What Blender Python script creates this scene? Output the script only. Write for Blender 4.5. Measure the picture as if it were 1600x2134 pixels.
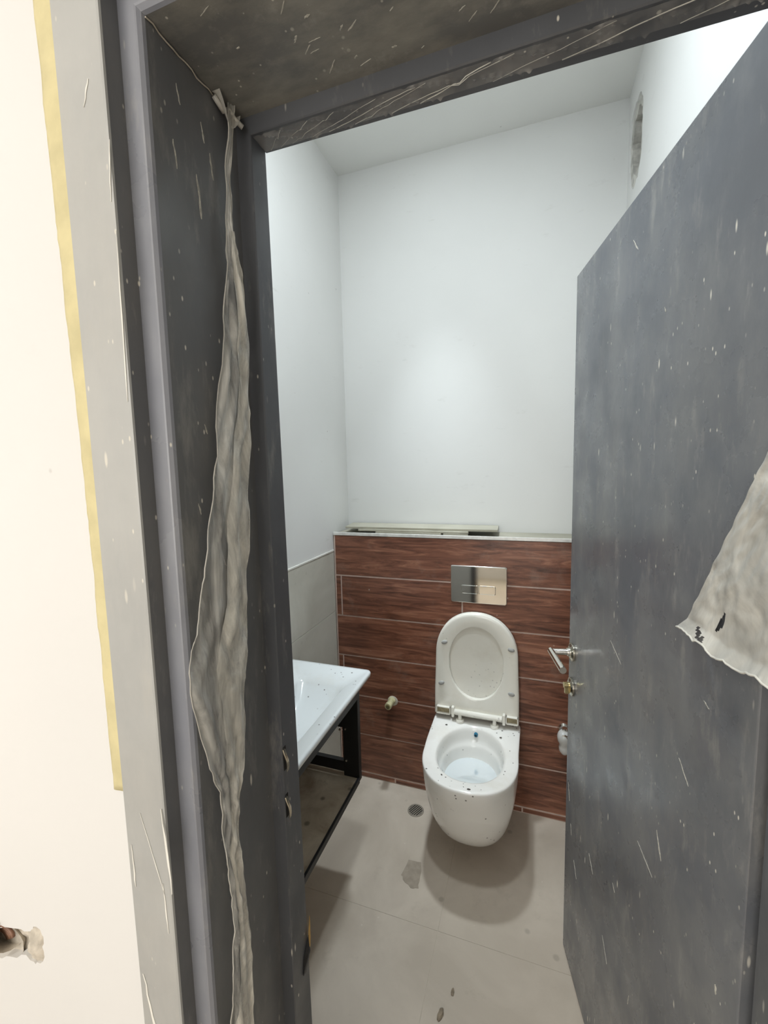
import bpy, bmesh, math, random
from mathutils import Vector, Matrix, noise as mnoise
random.seed(7)
for o in list(bpy.data.objects): bpy.data.objects.remove(o)
scn = bpy.context.scene
COL = scn.collection

# ------------------------------------------------------------------ camera
cam_d = bpy.data.cameras.new('camera'); cam = bpy.data.objects.new('camera', cam_d); COL.objects.link(cam)
FPX = 889.0
cam_d.sensor_fit = 'HORIZONTAL'; cam_d.sensor_width = 36.0; cam_d.lens = FPX/1600*36.0
cam_d.clip_start = 0.02
R_ = (0.9454715837, 0.3248429157, -0.0236762435)
U_ = (-0.0109969447, 0.1044889651, 0.9944652449)
F_ = (-0.3255188960, 0.9399782637, -0.1023636269)
cam.matrix_world = Matrix(((R_[0], U_[0], -F_[0], 0.903), (R_[1], U_[1], -F_[1], 0.0),
                           (R_[2], U_[2], -F_[2], 1.539), (0, 0, 0, 1)))
scn.camera = cam
# ------------------------------------------------------------------ world and light
w = bpy.data.worlds.new('world'); scn.world = w; w.use_nodes = True
w.node_tree.nodes['Background'].inputs[0].default_value = (0.9, 0.95, 1.0, 1)
w.node_tree.nodes['Background'].inputs[1].default_value = 0.05
def area(name, loc, rot, sx, sy, power, col, disk=False):
    l = bpy.data.lights.new(name, 'AREA'); l.energy = power; l.color = col
    l.shape = 'DISK' if disk else 'RECTANGLE'; l.size = sx
    if not disk: l.size_y = sy
    o = bpy.data.objects.new(name, l); COL.objects.link(o); o.location = loc; o.rotation_euler = rot
    return o
LAMP = (0.50, 1.72, 2.94)
l_ = area('bathroom_lamp_light', (LAMP[0], LAMP[1], LAMP[2]-0.012), (0, 0, 0), 0.12, 0.12, 2.0, (0.84, 0.93, 1.0), True)
l_.data.spread = math.radians(46)
FILL_LAMP = (0.62, 0.92, 2.94)      # added fill lamp above the doorway, evens out the bathroom wall light
area('bathroom_fill_light', (FILL_LAMP[0], FILL_LAMP[1], FILL_LAMP[2]-0.012), (0, 0, 0), 0.12, 0.12, 13.5, (0.86, 0.94, 1.0), True)
# added area light by the rear wall, simulates daylight; no window is built
area('corridor_rear_fill', (-0.1, -2.12, 1.60), (math.radians(90), 0, 0), 2.6, 2.2, 51.0, (1.0, 0.975, 0.93))
area('corridor_ceiling_light', (-0.2, -1.0, 2.90), (0, 0, 0), 0.5, 0.5, 8.0, (1.0, 0.94, 0.86))
vs = scn.view_settings
vs.view_transform = 'Standard'; vs.look = 'None'; vs.gamma = 1.0; vs.exposure = 0.0; vs.use_curve_mapping = False

# ------------------------------------------------------------------ node helpers
def s2l(c):
    return tuple((v/255/12.92 if v/255 <= .04045 else ((v/255+.055)/1.055)**2.4) for v in c) + (1.0,)
class NT:
    def __init__(s, name):
        s.m = bpy.data.materials.new(name); s.m.use_nodes = True; s.t = s.m.node_tree
        s.b = s.t.nodes['Principled BSDF']; s.out = s.t.nodes['Material Output']
        s.tc = s.t.nodes.new('ShaderNodeTexCoord'); s.co = s.tc.outputs['Object']
    def n(s, typ, **kw):
        nd = s.t.nodes.new(typ)
        for k, v in kw.items(): setattr(nd, k, v)
        return nd
    def l(s, a, b): s.t.links.new(a, b)
    def mapping(s, scale=(1, 1, 1), rot=(0, 0, 0), loc=(0, 0, 0)):
        m = s.n('ShaderNodeMapping'); s.l(s.co, m.inputs[0])
        m.inputs['Scale'].default_value = scale; m.inputs['Rotation'].default_value = rot; m.inputs['Location'].default_value = loc
        return m.outputs[0]
    def noise(s, vec, scale, detail=4, rough=.55, dist=0):
        n = s.n('ShaderNodeTexNoise'); s.l(vec, n.inputs['Vector']); n.inputs['Scale'].default_value = scale
        n.inputs['Detail'].default_value = detail; n.inputs['Roughness'].default_value = rough; n.inputs['Distortion'].default_value = dist
        return n.outputs[0]
    def ramp(s, fac, stops):
        r = s.n('ShaderNodeValToRGB'); s.l(fac, r.inputs[0]); e = r.color_ramp.elements
        while len(e) > 1: e.remove(e[-1])
        e[0].position = stops[0][0]; e[0].color = stops[0][1] if len(stops[0][1]) == 4 else stops[0][1]
        for p, c in stops[1:]:
            k = e.new(p); k.color = c
        return r.outputs[0]
    def mask(s, fac, a, b):
        m = s.n('ShaderNodeMapRange'); s.l(fac, m.inputs[0]); m.inputs[1].default_value = a; m.inputs[2].default_value = b
        return m.outputs[0]
    def mul(s, a, b):
        m = s.n('ShaderNodeMath', operation='MULTIPLY')
        for i, v in enumerate((a, b)):
            if isinstance(v, (int, float)): m.inputs[i].default_value = v
            else: s.l(v, m.inputs[i])
        return m.outputs[0]
    def mx(s, a, b): 
        m = s.n('ShaderNodeMath', operation='MAXIMUM'); s.l(a, m.inputs[0]); s.l(b, m.inputs[1]); return m.outputs[0]
    def mix(s, fac, a, b):
        m = s.n('ShaderNodeMix', data_type='RGBA')
        if isinstance(fac, (int, float)): m.inputs[0].default_value = fac
        else: s.l(fac, m.inputs[0])
        for i, v in ((6, a), (7, b)):
            if isinstance(v, tuple): m.inputs[i].default_value = v
            else: s.l(v, m.inputs[i])
        return m.outputs[2]
    def flecks(s, vec, scale, size, keep, seed=0):
        """small random blobs: voronoi cells whose random value is above keep"""
        v = s.n('ShaderNodeTexVoronoi'); s.l(vec, v.inputs['Vector']); v.inputs['Scale'].default_value = scale
        a = s.mask(v.outputs['Distance'], size, size*.55)
        sp = s.n('ShaderNodeSeparateColor'); s.l(v.outputs['Color'], sp.inputs[0])
        k = s.mask(sp.outputs[seed % 3], keep, keep+.01)
        return s.mul(a, k)
    def bump(s, h, strength, dist=.002):
        b = s.n('ShaderNodeBump'); b.inputs['Strength'].default_value = strength; b.inputs['Distance'].default_value = dist
        s.l(h, b.inputs['Height']); s.l(b.outputs[0], s.b.inputs['Normal'])
    def set(s, **kw):
        for k, v in kw.items():
            k = k.replace('_', ' ')
            if isinstance(v, (int, float, tuple)): s.b.inputs[k].default_value = v
            else: s.l(v, s.b.inputs[k])
        return s
def g(v, a=1): return (v, v, v, a)

def plain(name, col, rough=.5, metal=0.0, var=.06, scale=12, bump=.0):
    t = NT(name); n = t.noise(t.mapping(), scale)
    c = s2l(col); d = tuple(x*(1-var*2) for x in c[:3])+(1,)
    t.set(Base_Color=t.mix(t.mask(n, .35, .65), d, c), Roughness=rough, Metallic=metal)
    if bump: t.bump(t.noise(t.mapping(), scale*4), bump)
    return t.m

def wall_paint(name, col, dirt=.25):
    t = NT(name); v = t.mapping()
    c = s2l(col)
    a = t.mix(t.mask(t.noise(v, 1.3), .35, .7), c, tuple(x*.95 for x in c[:3])+(1,))
    sm = t.mul(t.mask(t.noise(t.mapping((3, 3, 9)), 2.5, 8, .7), .62, .8), dirt)
    a = t.mix(sm, a, s2l((150, 145, 132)))
    fl = t.mul(t.flecks(v, 9, .05, .8), .35)
    a = t.mix(fl, a, s2l((120, 112, 100)))
    t.set(Base_Color=a, Roughness=.8, Specular_IOR_Level=.15); t.bump(t.noise(v, 9, 5), .12, .004)
    return t.m
M_WALL = wall_paint('bathroom_wall_paint', (226, 226, 223))
M_CEIL = wall_paint('ceiling_paint', (232, 232, 228), .05)
M_CREAM = wall_paint('corridor_wall_paint', (231, 229, 226), .05)

def frame_mat(name, base, dust, dustamt, rough=.42, stretch=(9, 9, 3)):
    t = NT(name); v = t.mapping()
    c = s2l(base)
    a = t.mix(t.mask(t.noise(v, 3.0, 6, .6), .35, .7), tuple(x*.8 for x in c[:3])+(1,), c)
    d1 = t.mask(t.noise(t.mapping(stretch), 1.2, 8, .68), .42, .78)
    a = t.mix(t.mul(d1, dustamt), a, s2l(dust))
    d2 = t.mask(t.noise(t.mapping((20, 20, 5), rot=(.15, .1, 0)), 1.6, 8, .7), .56, .84)
    a = t.mix(t.mul(d2, .45), a, s2l((190, 185, 175)))
    f1 = t.flecks(t.mapping((60, 60, 16), rot=(.35, .3, 0)), 1.0, .17, .86)
    f2 = t.flecks(t.mapping((130, 130, 60), rot=(-.3, .2, 0)), 1.0, .22, .9, 1)
    f = t.mx(f1, f2)
    f = t.mul(f, t.mask(t.noise(v, 4, 3), .42, .56))
    a = t.mix(f, a, s2l((215, 210, 198)))
    t.set(Base_Color=a, Roughness=t.mix(t.mask(t.noise(v, 7, 5), .4, .7), g(rough-.08), g(rough+.2)), Specular_IOR_Level=.6)
    t.bump(t.noise(t.mapping((12, 12, 5)), 3, 6), .12, .003)
    return t.m
M_FRAME = frame_mat('anthracite_frame_paint', (112, 113, 115), (135, 132, 126), .45)
M_HEAD = frame_mat('dusty_head_paint', (110, 109, 106), (172, 167, 154), .8, stretch=(5, 12, 5))
M_STOP = frame_mat('clean_anthracite_paint', (90, 92, 96), (110, 110, 110), .2, .38)
M_CASING = frame_mat('lit_dusty_casing', (184, 184, 181), (190, 188, 182), .6, .45)  # frame paint lightened for its side facing the corridor light, plus dust veil
M_STEP = frame_mat('lit_blue_grey_step', (140, 142, 150), (165, 165, 166), .4, .35)  # frame paint set lighter and bluer for the lit front face
M_LEAF = frame_mat('anthracite_door_paint', (102, 105, 111), (142, 141, 138), .75, .30, stretch=(4, 4, 2))

def film_mat(name, tint, alpha_lo, alpha_hi, rough=.22, scale=18, stretch=(1, 1, .35)):
    t = NT(name); v = t.mapping(stretch)
    n = t.noise(v, scale, 6, .65, .8)
    t.set(Base_Color=t.mix(t.mask(n, .35, .7), tuple(x*.75 for x in s2l(tint)[:3])+(1,), s2l(tint)), Roughness=rough,
          Specular_IOR_Level=.7)
    al = t.n('ShaderNodeMapRange'); t.l(n, al.inputs[0]); al.inputs[1].default_value = .36; al.inputs[2].default_value = .66
    al.inputs[3].default_value = alpha_lo; al.inputs[4].default_value = alpha_hi
    t.l(al.outputs[0], t.b.inputs['Alpha'])
    t.bump(t.noise(v, scale*1.0, 4, .5, 1.0), .45, .003)
    return t.m
M_FILM = film_mat('clear_protective_film', (250, 248, 240), .10, .80, .18, 22, (1, 1, .18))
M_FILM2 = film_mat('milky_torn_film', (214, 210, 200), .62, 1.0, .35, 9, (1, 1, 1))
M_FILM3 = film_mat('thin_head_film', (200, 196, 190), .10, .42, .2, 14, (1, 1, 1))

def wood_tile():
    t = NT('wood_look_tile')
    oi = t.n('ShaderNodeObjectInfo')
    add = t.n('ShaderNodeVectorMath', operation='ADD'); t.l(t.co, add.inputs[0])
    cmb = t.n('ShaderNodeCombineXYZ'); m = t.mul(oi.outputs['Random'], 37.0)
    t.l(m, cmb.inputs[0]); t.l(m, cmb.inputs[2]); t.l(cmb.outputs[0], add.inputs[1])
    mp = t.n('ShaderNodeMapping'); t.l(add.outputs[0], mp.inputs[0]); mp.inputs['Scale'].default_value = (2.2, 2, 22)
    n1 = t.noise(mp.outputs[0], 1.6, 9, .66, 1.3)
    mp2 = t.n('ShaderNodeMapping'); t.l(add.outputs[0], mp2.inputs[0]); mp2.inputs['Scale'].default_value = (5, 5, 130)
    n2 = t.noise(mp2.outputs[0], 1.2, 5, .6, .3)
    a = t.ramp(n1, [(.30, s2l((68, 41, 32))), (.44, s2l((110, 70, 54))), (.55, s2l((136, 89, 69))), (.68, s2l((168, 118, 94)))])
    a = t.mix(t.mul(t.mask(n2, .5, .75), .28), a, s2l((60, 36, 30)))
    dust = t.mask(t.noise(t.co, 5.0, 8, .7), .56, .82)
    a = t.mix(t.mul(dust, .38), a, s2l((176, 160, 148)))
    a = t.mix(t.mul(t.flecks(t.co, 22, .10, .84), .6), a, s2l((200, 188, 176)))
    t.set(Base_Color=a, Roughness=.32); t.bump(n2, .15, .001)
    return t.m
M_WOOD = wood_tile()
def grey_tile(name, lo, hi, stains, rough=.35, sc=1.0):
    t = NT(name); n = t.noise(t.co, 3.2*sc, 8, .6, .6)
    a = t.mix(t.mask(n, .35, .68), s2l(lo), s2l(hi))
    b = t.mask(t.noise(t.mapping(loc=(3, 1, 2)), 6*sc, 9, .72), .58, .8)
    a = t.mix(t.mul(b, stains), a, s2l((112, 100, 84)))
    a = t.mix(t.mul(t.flecks(t.co, 13, .16, .78), .45*stains*2), a, s2l((104, 95, 82)))
    a = t.mix(t.mul(t.flecks(t.co, 26, .10, .85, 1), .5), a, s2l((215, 208, 196)))
    t.set(Base_Color=a, Roughness=t.mix(t.mask(n, .3, .7), g(rough), g(rough+.25))); t.bump(n, .08, .002)
    return t.m
M_FTILE = grey_tile('dusty_floor_tile', (180, 168, 152), (202, 190, 174), .35, .42)
M_LTILE = grey_tile('grey_wall_tile', (188, 186, 174), (208, 206, 195), .25)
M_OFFCUT = grey_tile('grey_offcut_tile', (150, 146, 130), (178, 174, 158), .35, .5)
M_SHELF = grey_tile('dirty_marbled_board', (150, 132, 110), (204, 190, 168), .9, .45, 2.2)
M_GROUT = plain('pale_grout', (214, 192, 180), .85, var=.1, scale=30)
M_GROUT2 = plain('grey_grout', (204, 194, 178), .9, var=.08, scale=30)
M_GROUTW = plain('cream_grout', (205, 200, 186), .9, var=.08, scale=30)
M_METALTRIM = plain('brushed_edge_trim', (236, 234, 228), .3, .15, var=.12, scale=25)
M_CHROME = plain('chrome', (235, 233, 226), .06, 1.0, var=.03)
M_CHROMED = plain('dusty_chrome', (205, 200, 186), .2, 1.0, var=.15, scale=60)
M_BLACK = plain('black_powder_coat', (20, 20, 21), .45, var=.1)
M_VOID = plain('dark_hollow', (24, 20, 17), .9)
M_PLASTER = plain('broken_plaster', (142, 128, 112), .95, var=.3, scale=45, bump=.9)
M_PLASTERL = plain('pale_broken_plaster', (222, 212, 196), .95, var=.15, scale=40, bump=.6)
M_TAPE = plain('yellow_masking_tape', (218, 206, 160), .75, var=.08, scale=20, bump=.4)
M_RUB = plain('grey_rubber', (165, 164, 160), .6)
M_BLUE = plain('blue_nozzle_plastic', (28, 110, 140), .3)
M_WATERMUD = plain('mortar', (150, 136, 116), .9, var=.25, scale=50, bump=.5)
M_COPPER = plain('brown_cable_sheath', (150, 110, 88), .5, var=.2, scale=60)
M_PIPE = plain('yellowed_plastic_fitting', (206, 200, 158), .35, var=.15, scale=60)
M_LENS = None
def ceramic(name, col, speck, cream=None, sp=1.0):
    t = NT(name); a = s2l(col)
    n = t.noise(t.co, 5, 7, .65)
    a = t.mix(t.mul(t.mask(n, .52, .8), .35), a, s2l((196, 184, 160)))
    f = t.mx(t.flecks(t.mapping((1, 1, 1), rot=(.3, .2, .5)), 30*sp, .15, .85), t.flecks(t.co, 75*sp, .27, .90, 1))
    f = t.mul(f, t.mask(t.noise(t.mapping(loc=(5, 5, 5)), 7, 2), .38, .5))
    a = t.mix(t.mul(f, speck), a, s2l((66, 58, 48)))
    t.set(Base_Color=a, Roughness=.12, Coat_Weight=.4, Coat_Roughness=.05)
    return t.m
M_CER = ceramic('white_ceramic', (240, 238, 232), .85)
M_CERB = ceramic('basin_ceramic', (226, 230, 230), .8, sp=1.2)
M_SEAT = ceramic('off_white_seat_plastic', (236, 233, 222), .3)
def water_mat():
    t = NT('bowl_water'); t.set(Base_Color=(.85, .93, .96, 1), Roughness=.02, IOR=1.33, Transmission_Weight=.45); return t.m
M_WATER = water_mat()
def lens_mat():
    t = NT('lamp_diffuser'); t.set(Base_Color=(1, 1, 1, 1), Emission_Color=(.86, .94, 1, 1), Emission_Strength=6.0); return t.m
M_LENS = lens_mat()
def plastic_clear():
    t = NT('cloudy_plastic_sleeve'); t.set(Base_Color=(.75, .75, .72, 1), Roughness=.25, Alpha=.8); return t.m
M_SLEEVE = plastic_clear()

# ------------------------------------------------------------------ mesh helpers
def obj(name, bm, mat, parent=None, smooth=False, kind=None, bevel=0.0, label=None):
    me = bpy.data.meshes.new(name)
    bmesh.ops.recalc_face_normals(bm, faces=bm.faces)
    bm.to_mesh(me); bm.free()
    if mat: me.materials.append(mat)
    if smooth:
        for p in me.polygons: p.use_smooth = True
    o = bpy.data.objects.new(name, me); COL.objects.link(o)
    if parent: o.parent = parent
    if kind: o['kind'] = kind
    if label: o['label'] = label
    if bevel:
        b = o.modifiers.new('bevel', 'BEVEL'); b.width = bevel; b.segments = 2; b.limit_method = 'ANGLE'
    return o
def thing(name, label, cat, loc=(0, 0, 0), group=None):
    o = bpy.data.objects.new(name, None); COL.objects.link(o); o.location = loc
    o['label'] = label; o['category'] = cat
    if group: o['group'] = group
    return o
def tag(o, label, cat, group=None):
    o['label'] = label; o['category'] = cat
    if group: o['group'] = group
    return o
def box(bm, x0, y0, z0, x1, y1, z1, mat=None):
    vs_ = [bm.verts.new(p) for p in ((x0, y0, z0), (x1, y0, z0), (x1, y1, z0), (x0, y1, z0), (x0, y0, z1), (x1, y0, z1), (x1, y1, z1), (x0, y1, z1))]
    if mat: 
        for v in vs_: v.co = mat @ v.co
    for f in ((0, 3, 2, 1), (4, 5, 6, 7), (0, 1, 5, 4), (1, 2, 6, 5), (2, 3, 7, 6), (3, 0, 4, 7)): bm.faces.new([vs_[i] for i in f])
    return bm
def BX(*a): return box(bmesh.new(), *a)
def cyl(bm, p, q, r, r2=None, n=24, caps=True):
    p, q = Vector(p), Vector(q); d = (q-p); r2 = r if r2 is None else r2
    zax = d.normalized(); xax = zax.orthogonal().normalized(); yax = zax.cross(xax)
    A = [bm.verts.new(p+(xax*math.cos(6.2832*i/n)+yax*math.sin(6.2832*i/n))*r) for i in range(n)]
    B = [bm.verts.new(q+(xax*math.cos(6.2832*i/n)+yax*math.sin(6.2832*i/n))*r2) for i in range(n)]
    for i in range(n): bm.faces.new((A[i], A[(i+1) % n], B[(i+1) % n], B[i]))
    if caps: bm.faces.new(A[::-1]); bm.faces.new(B)
    return bm
def tube(bm, pts, r, n=8):
    rings = []
    for i, p in enumerate(pts):
        p = Vector(p); a = Vector(pts[max(i-1, 0)]); b = Vector(pts[min(i+1, len(pts)-1)]); d = (b-a).normalized()
        x = d.cross(Vector((.13, .31, .94))).normalized(); y = d.cross(x)
        rings.append([bm.verts.new(p+(x*math.cos(6.2832*k/n)+y*math.sin(6.2832*k/n))*r) for k in range(n)])
    for A, B in zip(rings, rings[1:]):
        for k in range(n): bm.faces.new((A[k], A[(k+1) % n], B[(k+1) % n], B[k]))
    bm.faces.new(rings[0][::-1]); bm.faces.new(rings[-1]); return bm
def loft(bm, rings, cap0=True, cap1=True, closed=True):
    R = [[bm.verts.new(p) for p in r] for r in rings]; n = len(R[0])
    for A, B in zip(R, R[1:]):
        for k in range(n if closed else n-1): bm.faces.new((A[k], A[(k+1) % n], B[(k+1) % n], B[k]))
    if cap0: bm.faces.new(R[0][::-1])
    if cap1: bm.faces.new(R[-1])
    return R
def grid(bm, fn, nu, nv):
    V = [[bm.verts.new(fn(u/nu, v/nv)) for u in range(nu+1)] for v in range(nv+1)]
    for v in range(nv):
        for u in range(nu): bm.faces.new((V[v][u], V[v][u+1], V[v+1][u+1], V[v+1][u]))
    return V
def extrude_poly(bm, pts, off):
    """flat polygon (3D points) given thickness by vector off"""
    off = Vector(off); A = [bm.verts.new(p) for p in pts]; B = [bm.verts.new(Vector(p)+off) for p in pts]
    n = len(A); bm.faces.new(A); bm.faces.new(B[::-1])
    for i in range(n): bm.faces.new((A[i], B[i], B[(i+1) % n], A[(i+1) % n]))
    return bm
def wall_with_hole(bm, outer, hole, depthvec):
    """outer and hole: 3D loops in one plane; hole walls run along depthvec, closed at the back"""
    O = [bm.verts.new(p) for p in outer]; H = [bm.verts.new(p) for p in hole]
    eo = [bm.edges.new((O[i], O[(i+1) % len(O)])) for i in range(len(O))]
    eh = [bm.edges.new((H[i], H[(i+1) % len(H)])) for i in range(len(H))]
    bmesh.ops.triangle_fill(bm, use_beauty=True, edges=eo+eh)
    B = [bm.verts.new(Vector(p)+Vector(depthvec)) for p in hole]
    for i in range(len(H)): bm.faces.new((H[i], H[(i+1) % len(H)], B[(i+1) % len(H)], B[i]))
    return bm
def jag(loop, amp, n=4, normal=(1, 0, 0)):
    out = []
    for i in range(len(loop)):
        a, b = Vector(loop[i]), Vector(loop[(i+1) % len(loop)])
        for k in range(n):
            p = a.lerp(b, k/n)
            if k: 
                r = Vector((random.uniform(-amp, amp), random.uniform(-amp, amp), random.uniform(-amp, amp)))
                nn = Vector(normal); r -= nn*r.dot(nn); p += r
            out.append(p)
    return out

# ------------------------------------------------------------------ dimensions
XR = 1.25; YB = 1.843; YW = 2.04; ZC = 2.95; YF = 0.60; YC = 0.385
XL, XO, ZH = 0.530, 1.178, 2.003      # clear opening between the stops
# ------------------------------------------------------------------ room shell
fl = obj('floor', BX(-1.3, -2.2, -.12, 2.7, 2.2, -.0012), M_GROUT2, kind='structure')
def floor_tile(x0, y0, x1, y1):
    gx = .0006
    return obj('tile', BX(x0+gx, y0+gx, -.006, x1-gx, y1-gx, 0.0), M_FTILE, fl, bevel=.0006)
for ix in range(-1, 3):
    for iy in range(-4, 4):
        x0 = .625+.6*(ix-1); y0 = 1.249+.6*(iy-1)
        x1 = min(x0+.6, XR) if y0 > .5 else x0+.6
        xa = max(x0, 0) if y0 > .5 else x0
        y1 = min(y0+.6, YW)
        if x1-xa > .01 and y1-y0 > .01: floor_tile(xa, y0, x1, y1)
obj('wall_left', BX(-.12, YF, 0, -.008, YW+.12, ZC), M_WALL, kind='structure')
wl = bpy.data.objects['wall_left']
# plaster skin above the tiles comes out flush with the tile backs
obj('plaster', BX(-.008, YF, 1.146, 0.0, YW, ZC), M_WALL, wl)
obj('grout', BX(-.008, YF, 0, -.002, YB, 1.146), M_GROUTW, wl)
for (z0, z1) in ((0, .248), (.248, .548), (.548, .848), (.848, 1.146)):
    for (y0, y1) in ((.6, 1.243), (1.243, 1.843)):
        obj('tile', BX(-.006, y0+.001, z0+.001, .003, y1-.001, z1-.001), M_LTILE, wl, bevel=.0008)
obj('edge_bead', BX(-.002, .6, 1.146, .005, 1.843, 1.152), plain('white_edge_bead', (232, 230, 222), .5), wl)
obj('wall_back', BX(0, YW, 0, XR, YW+.12, ZC), M_WALL, kind='structure')
obj('ceiling', BX(-1.3, -2.2, ZC, 2.7, 2.2, ZC+.1), M_CEIL, kind='structure')
# right wall with a rough duct hole high up
rb = bmesh.new()
HOLE = [(XR, 1.806, 2.783), (XR, 1.800, 2.700), (XR, 1.802, 2.600), (XR, 1.850, 2.552), (XR, 1.925, 2.552), (XR, 1.985, 2.590), (XR, 2.015, 2.66), (XR, 2.017, 2.76), (XR, 1.99, 2.825), (XR, 1.92, 2.845), (XR, 1.85, 2.83)]
wall_with_hole(rb, [(XR, .62, 0), (XR, YW, 0), (XR, YW, ZC), (XR, .62, ZC)], jag(HOLE, .006, 3), (.006, 0, 0))
wr = obj('wall_right', rb, M_WALL, kind='structure')
INNER = [(XR+.006, 1.835+.0, 2.775), (XR+.006, 1.838, 2.69), (XR+.006, 1.85, 2.61), (XR+.006, 1.905, 2.585), (XR+.006, 1.96, 2.625), (XR+.006, 1.99, 2.68), (XR+.006, 1.995, 2.75), (XR+.006, 1.955, 2.805), (XR+.006, 1.89, 2.815)]
hb = bmesh.new()
wall_with_hole(hb, [(XR+.006, 1.7, 2.45), (XR+.006, YW+.03, 2.45), (XR+.006, YW+.03, 2.93), (XR+.006, 1.7, 2.93)], jag(INNER, .009, 4), (.09, 0, 0))
obj('cut_plaster', hb, plain('cut_plaster_paint', (214, 212, 204), .9, var=.2, scale=30, bump=.6), wr)
hb = bmesh.new()
grid(hb, lambda u, v: (XR+.05+.02*mnoise.noise(Vector((u*6, v*6, 1))), 1.80+u*.24, 2.54+v*.31), 14, 14)
obj('rough_blockwork', hb, M_PLASTER, wr)
obj('backing', BX(XR+.097, .62, 0, XR+.12, YW+.1, ZC), M_WALL, wr)

# front wall (between bathroom and corridor) around the door opening
cable = [(.02, YC, .74), (.05, YC, .792), (.119, YC, .811), (.158, YC, .820), (.174, YC, .834), (.189, YC, .822), (.186, YC, .795), (.181, YC, .775), (.162, YC, .763), (.141, YC, .771), (.10, YC, .752), (.06, YC, .735)]
fb = bmesh.new()
wall_with_hole(fb, [(-1.3, YC, 0), (.42, YC, 0), (.42, YC, ZC), (-1.3, YC, ZC)], jag(cable, .004, 3, (0, 1, 0)), (0, .012, 0))
wf = obj('wall_front', fb, M_CREAM, kind='structure')
obj('masonry', BX(-1.3, YC+.05, 0, .42, YF, ZC), M_WALL, wf)
obj('masonry', BX(.42, .402, 0, .505, .598, 2.05), M_WALL, wf)
obj('masonry', BX(.42, .402, 2.03, 1.29, .598, 2.10), M_WALL, wf)
obj('masonry', BX(1.203, .402, 0, 1.29, .598, 2.03), M_WALL, wf)
obj('masonry', BX(.42, YC, 2.10, 2.7, YF, ZC), M_CREAM, wf)
obj('masonry', BX(1.29, YC, 0, 2.7, YF, 2.10), M_CREAM, wf)
# corridor walls behind the photographer
obj('wall_rear', BX(-1.3, -2.32, 0, 2.7, -2.2, ZC), M_CREAM, kind='structure')
obj('wall_corridor_left', BX(-1.42, -2.2, 0, -1.3, YC, ZC), M_CREAM, kind='structure')
obj('wall_corridor_right', BX(2.7, -2.2, 0, 2.82, YF, ZC), M_CREAM, kind='structure')

# cistern half wall with wood-look tiles
cw = obj('wall_cistern', BX(0.003, YB+.0022, 0, XR-.001, YW, 1.222), M_GROUT, kind='structure')
rows = [.028+.2*i for i in range(7)]
def wtile(x0, x1, z0, z1):
    gp = .0034
    dy = random.uniform(-.0006, .0006)
    obj('tile', BX(x0+gp, YB+dy, z0+gp, x1-gp, YB+.004, z1-gp), M_WOOD, cw, bevel=.0006)
cuts = {0: (.008, 1.248), 1: (.008, .66, 1.248), 2: (.008, .035, 1.248), 3: (.008, 1.248), 4: (.008, .037, .62, 1.248), 5: (.008, 1.248)}
for i in range(6):
    c = cuts[i]
    for a, b in zip(c, c[1:]): wtile(a, b, rows[i], rows[i+1]-(.002 if i == 5 else 0))
for a, b in ((.008, .29), (.29, .881), (.881, 1.248)): wtile(a, b, .001, .026)
for a, b in ((.004, .62), (.62, 1.249)):
    obj('ledge_tile', BX(a+.001, YB+.004, 1.222, b-.001, YW-.001, 1.229), M_OFFCUT, cw, bevel=.0008)
tr = obj('trim_2', BX(.004, YB-.003, 1.2240, XR-.002, YB+.006, 1.2385), M_METALTRIM, kind='structure', bevel=.0015)

# tile offcuts lying on the ledge
def plank(label, pts, z0, th, sag=0):
    b = bmesh.new(); extrude_poly(b, [(x, y, z0) for x, y in pts], (0, 0, th))
    o = obj('tile_offcut', b, M_OFFCUT, bevel=.0008); tag(o, label, 'tile', 'grey tile offcuts stacked on the half-wall ledge'); return o
plank('short grey tile offcut at the very bottom of the stack on the ledge', [(.215, 1.856), (.525, 1.854), (.53, 1.94), (.21, 1.942)], 1.2295, .014)
plank('thin grey tile strip second from the bottom of the ledge stack', [(.125, 1.862), (.60, 1.862), (.645, 1.868), (.63, 1.96), (.13, 1.955)], 1.2437, .008)
plank('mottled grey tile piece poking out right under the top ledge strip', [(.535, 1.858), (.64, 1.858), (.645, 1.861), (.535, 1.861)], 1.2300, .0135)
plank('long grey tile strip lying on top of the ledge stack', [(.052, 1.880), (.768, 1.885), (.762, 2.032), (.03, 2.03)], 1.2520, .0095)

# ------------------------------------------------------------------ door frame
tf = bpy.data.objects.new('trim_1', None); COL.objects.link(tf); tf['kind'] = 'structure'
def sweep(prof, side):
    """prof: list of (d, y); d is the distance outward from the clear opening"""
    b = bmesh.new()
    rings = []
    for d, y in prof:
        if side == 'left': rings.append(((XL-d, y, 0), (XL-d, y, ZH+d)))
        elif side == 'right': rings.append(((XO+d, y, 0), (XO+d, y, ZH+d)))
        else: rings.append(((XL-d, y, ZH+d), (XO+d, y, ZH+d)))
    V = []
    N = 14
    for p, q in rings:
        p, q = Vector(p), Vector(q)
        V.append([b.verts.new(p.lerp(q, k/N)) for k in range(N+1)])
    for A, B in zip(V, V[1:]):
        for k in range(N): b.faces.new((A[k], A[k+1], B[k+1], B[k]))
    return b
P_CAS = [(.121, .392), (.121, .371), (.1195, .3698), (.055, .3698), (.0525, .3705), (.052, .373)]
P_RET = [(.052, .373), (.052, .394)]
P_STEP = [(.052, .3932), (.0295, .3932), (.0275, .3938), (.0240, .3973), (.023, .401)]
P_REV = [(.023, .401), (.023, .55)]
P_STOP = [(.026, .5496), (.0012, .5496), (0, .5514), (0, .60), (.03, .60), (.03, .62)]
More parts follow.
